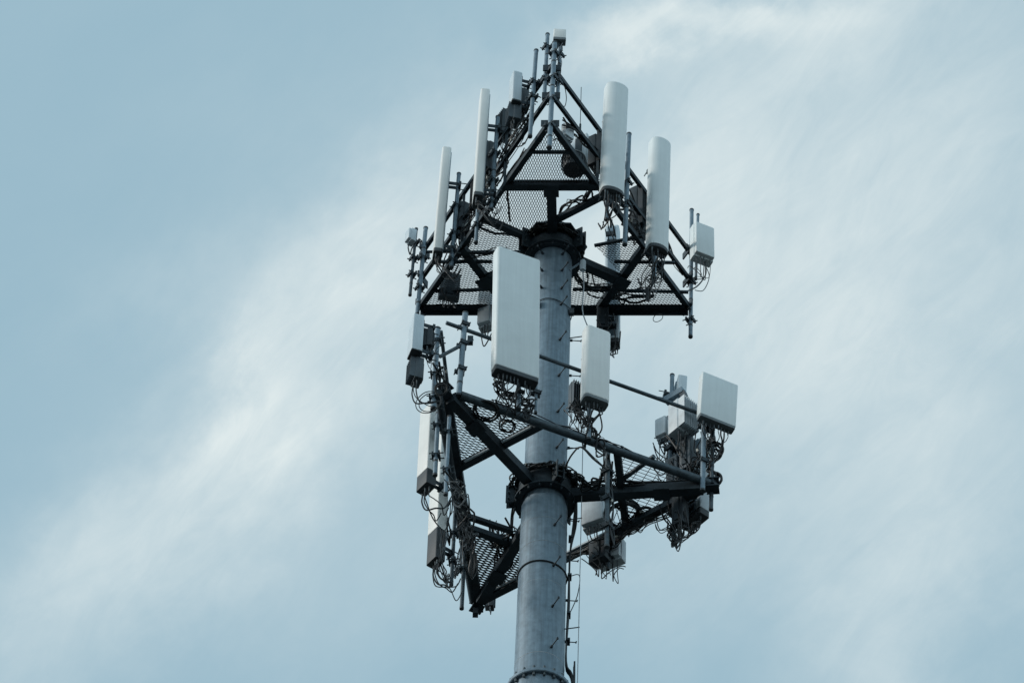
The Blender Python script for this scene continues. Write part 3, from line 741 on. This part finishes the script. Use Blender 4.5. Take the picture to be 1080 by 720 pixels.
# ------------------------------------------------------------------ sky and light
SUN_EL, SUN_AZ = 24, -100            # azimuth from the direction of view, to the left
w = bpy.data.worlds.new('World'); scene.world = w; w.use_nodes = True
nt = w.node_tree; N = nt.nodes; L = nt.links
for n in list(N): N.remove(n)
out = N.new('ShaderNodeOutputWorld'); bg = N.new('ShaderNodeBackground'); L.new(bg.outputs[0], out.inputs[0])
sky = N.new('ShaderNodeTexSky'); sky.sky_type = 'NISHITA'; sky.sun_disc = False
sky.sun_elevation = math.radians(SUN_EL); sky.sun_rotation = math.radians(SUN_AZ); sky.air_density = 1.0; sky.dust_density = 1.5; sky.ozone_density = 1.5
bg.inputs['Strength'].default_value = .10
tc = N.new('ShaderNodeTexCoord')
def dot(vec, nm=None):
    d = N.new('ShaderNodeVectorMath'); d.operation = 'DOT_PRODUCT'; L.new(tc.outputs['Generated'], d.inputs[0]); d.inputs[1].default_value = vec; return d.outputs['Value']
def mth(op, a, b=None, c=None, clamp=False):
    n = N.new('ShaderNodeMath'); n.operation = op; n.use_clamp = clamp
    for i, v in enumerate((a, b, c)):
        if v is None: continue
        if isinstance(v, (int, float)): n.inputs[i].default_value = v
        else: L.new(v, n.inputs[i])
    return n.outputs[0]
# a patch of sky around one fixed compass direction, east-west and up-down in degrees-like units
C_ = V((math.sin(YAW)*math.cos(PITCH), math.cos(YAW)*math.cos(PITCH), math.sin(PITCH)))
E_ = V((math.cos(YAW), -math.sin(YAW), 0)); T_ = E_.cross(C_)
E2 = E_*math.cos(ROLL)+T_*math.sin(ROLL); T2 = -E_*math.sin(ROLL)+T_*math.cos(ROLL)
f_ = mth('MAXIMUM', dot(C_), .05); gx = mth('DIVIDE', dot(E2), f_); gy = mth('DIVIDE', dot(T2), f_)
K = F_PX/540
gx = mth('MULTIPLY', gx, K); gy = mth('MULTIPLY', gy, K)      # the patch spans about -1..1
cb = N.new('ShaderNodeCombineXYZ'); L.new(gx, cb.inputs[0]); L.new(gy, cb.inputs[1])
def noise(scale, rot=0, sc=(1,1,1), loc=(0,0,0), detail=6, rough=.55, dist=0.):
    mp = N.new('ShaderNodeMapping'); mp.vector_type = 'TEXTURE'; mp.inputs['Rotation'].default_value = (0,0,math.radians(rot)); mp.inputs['Scale'].default_value = sc; mp.inputs['Location'].default_value = loc
    L.new(cb.outputs[0], mp.inputs['Vector'])
    n = N.new('ShaderNodeTexNoise'); n.inputs['Scale'].default_value = scale; n.inputs['Detail'].default_value = detail; n.inputs['Roughness'].default_value = rough; n.inputs['Distortion'].default_value = dist
    L.new(mp.outputs[0], n.inputs['Vector']); return n.outputs['Fac']
wx = noise(2.6, 30, (1,1,1), (3,1,0), 9, .6); wy = noise(2.6, 0, (1,1,1), (7,4,0), 9, .6)
dx = mth('ADD', gx, mth('MULTIPLY', mth('SUBTRACT', wx, .5), .42)); dy = mth('ADD', gy, mth('MULTIPLY', mth('SUBTRACT', wy, .5), .34))
def blob(px, py, rx, ry, rot, amp):
    cx, cy = (px-540)/540, (360-py)/540; rx /= 540; ry /= 540; a = math.radians(rot)
    ux_ = mth('SUBTRACT', dx, cx); uy_ = mth('SUBTRACT', dy, cy)
    p = mth('ADD', mth('MULTIPLY', ux_, math.cos(a)/rx), mth('MULTIPLY', uy_, math.sin(a)/rx))
    q = mth('ADD', mth('MULTIPLY', ux_, -math.sin(a)/ry), mth('MULTIPLY', uy_, math.cos(a)/ry))
    r2 = mth('ADD', mth('MULTIPLY', p, p), mth('MULTIPLY', q, q))
    return mth('MULTIPLY', mth('POWER', 2.718, mth('MULTIPLY', r2, -1.)), amp)
blobs = [(775,14,170,26,14,.52),(650,46,60,30,12,.36),(880,30,160,50,20,.22),(320,390,270,115,46,.42),(262,440,90,48,60,.34),(90,630,230,80,40,.26),(230,560,160,70,40,.14),(900,240,330,250,20,.55),(960,90,220,150,10,.06),
         (950,650,170,90,50,.44),(900,430,190,120,10,.22),(590,300,170,90,30,.34),(430,230,170,80,38,.34),(300,100,160,90,20,.06),(700,600,300,80,0,.12),(420,620,260,90,10,.10),(200,300,120,80,30,.10),(720,150,120,50,40,.1)]
acc = None
for b_ in blobs:
    o_ = blob(*b_); acc = o_ if acc is None else mth('ADD', acc, o_)
wisp = noise(2.4, 42, (1.5,.9,1), (1,2,0), 10, .6, .5)
fine = noise(9, 48, (2.2,.8,1), (5,2,0), 9, .66, .9)
tex = mth('ADD', mth('MULTIPLY', wisp, .6), mth('MULTIPLY', fine, .40))
texr = N.new('ShaderNodeMapRange'); L.new(tex, texr.inputs['Value']); texr.inputs['From Min'].default_value = .34; texr.inputs['From Max'].default_value = .66; texr.inputs['To Min'].default_value = .60; texr.inputs['To Max'].default_value = 1.28; texr.clamp = False
fac = mth('ADD', mth('MULTIPLY', acc, texr.outputs[0]), mth('MULTIPLY', mth('SUBTRACT', wisp, .5), .12))
fac = mth('ADD', fac, .09, clamp=True)
veil = N.new('ShaderNodeMix'); veil.data_type = 'RGBA'; veil.inputs[0].default_value = .78     # even high haze over the blue
L.new(sky.outputs[0], veil.inputs[6]); veil.inputs[7].default_value = (3.45, 5.6, 6.75, 1)
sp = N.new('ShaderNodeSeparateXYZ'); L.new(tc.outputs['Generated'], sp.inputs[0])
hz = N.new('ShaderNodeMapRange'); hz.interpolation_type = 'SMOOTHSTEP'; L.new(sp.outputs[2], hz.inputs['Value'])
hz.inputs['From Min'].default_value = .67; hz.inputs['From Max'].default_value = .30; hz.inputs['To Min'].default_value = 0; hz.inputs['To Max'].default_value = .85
low = N.new('ShaderNodeMix'); low.data_type = 'RGBA'; L.new(hz.outputs[0], low.inputs[0])      # brighter haze lower down, all round, out of view, added as fill light
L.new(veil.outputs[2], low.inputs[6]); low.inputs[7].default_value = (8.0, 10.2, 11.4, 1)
mx = N.new('ShaderNodeMix'); mx.data_type = 'RGBA'; mx.clamp_factor = True
L.new(fac, mx.inputs[0])
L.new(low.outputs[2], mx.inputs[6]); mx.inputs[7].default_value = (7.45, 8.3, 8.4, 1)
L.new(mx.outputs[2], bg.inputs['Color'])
sd = bpy.data.lights.new('sun', 'SUN'); sd.energy = 1.8; sd.angle = math.radians(10); sd.color = (1, .95, .88)
so = bpy.data.objects.new('sun', sd); col.objects.link(so)
el, az = math.radians(SUN_EL), math.radians(SUN_AZ)
dirn = V((math.sin(az)*math.cos(el), math.cos(az)*math.cos(el), math.sin(el)))   # towards the sun
so.rotation_euler = dirn.to_track_quat('Z', 'Y').to_euler()
so.location = (-20, 0, 70)
vs = scene.view_settings; vs.view_transform = 'Standard'; vs.look = 'None'; vs.gamma = 1; vs.use_curve_mapping = False; vs.exposure = 0.0
for t_ in (up, lo): del t_['yaw']
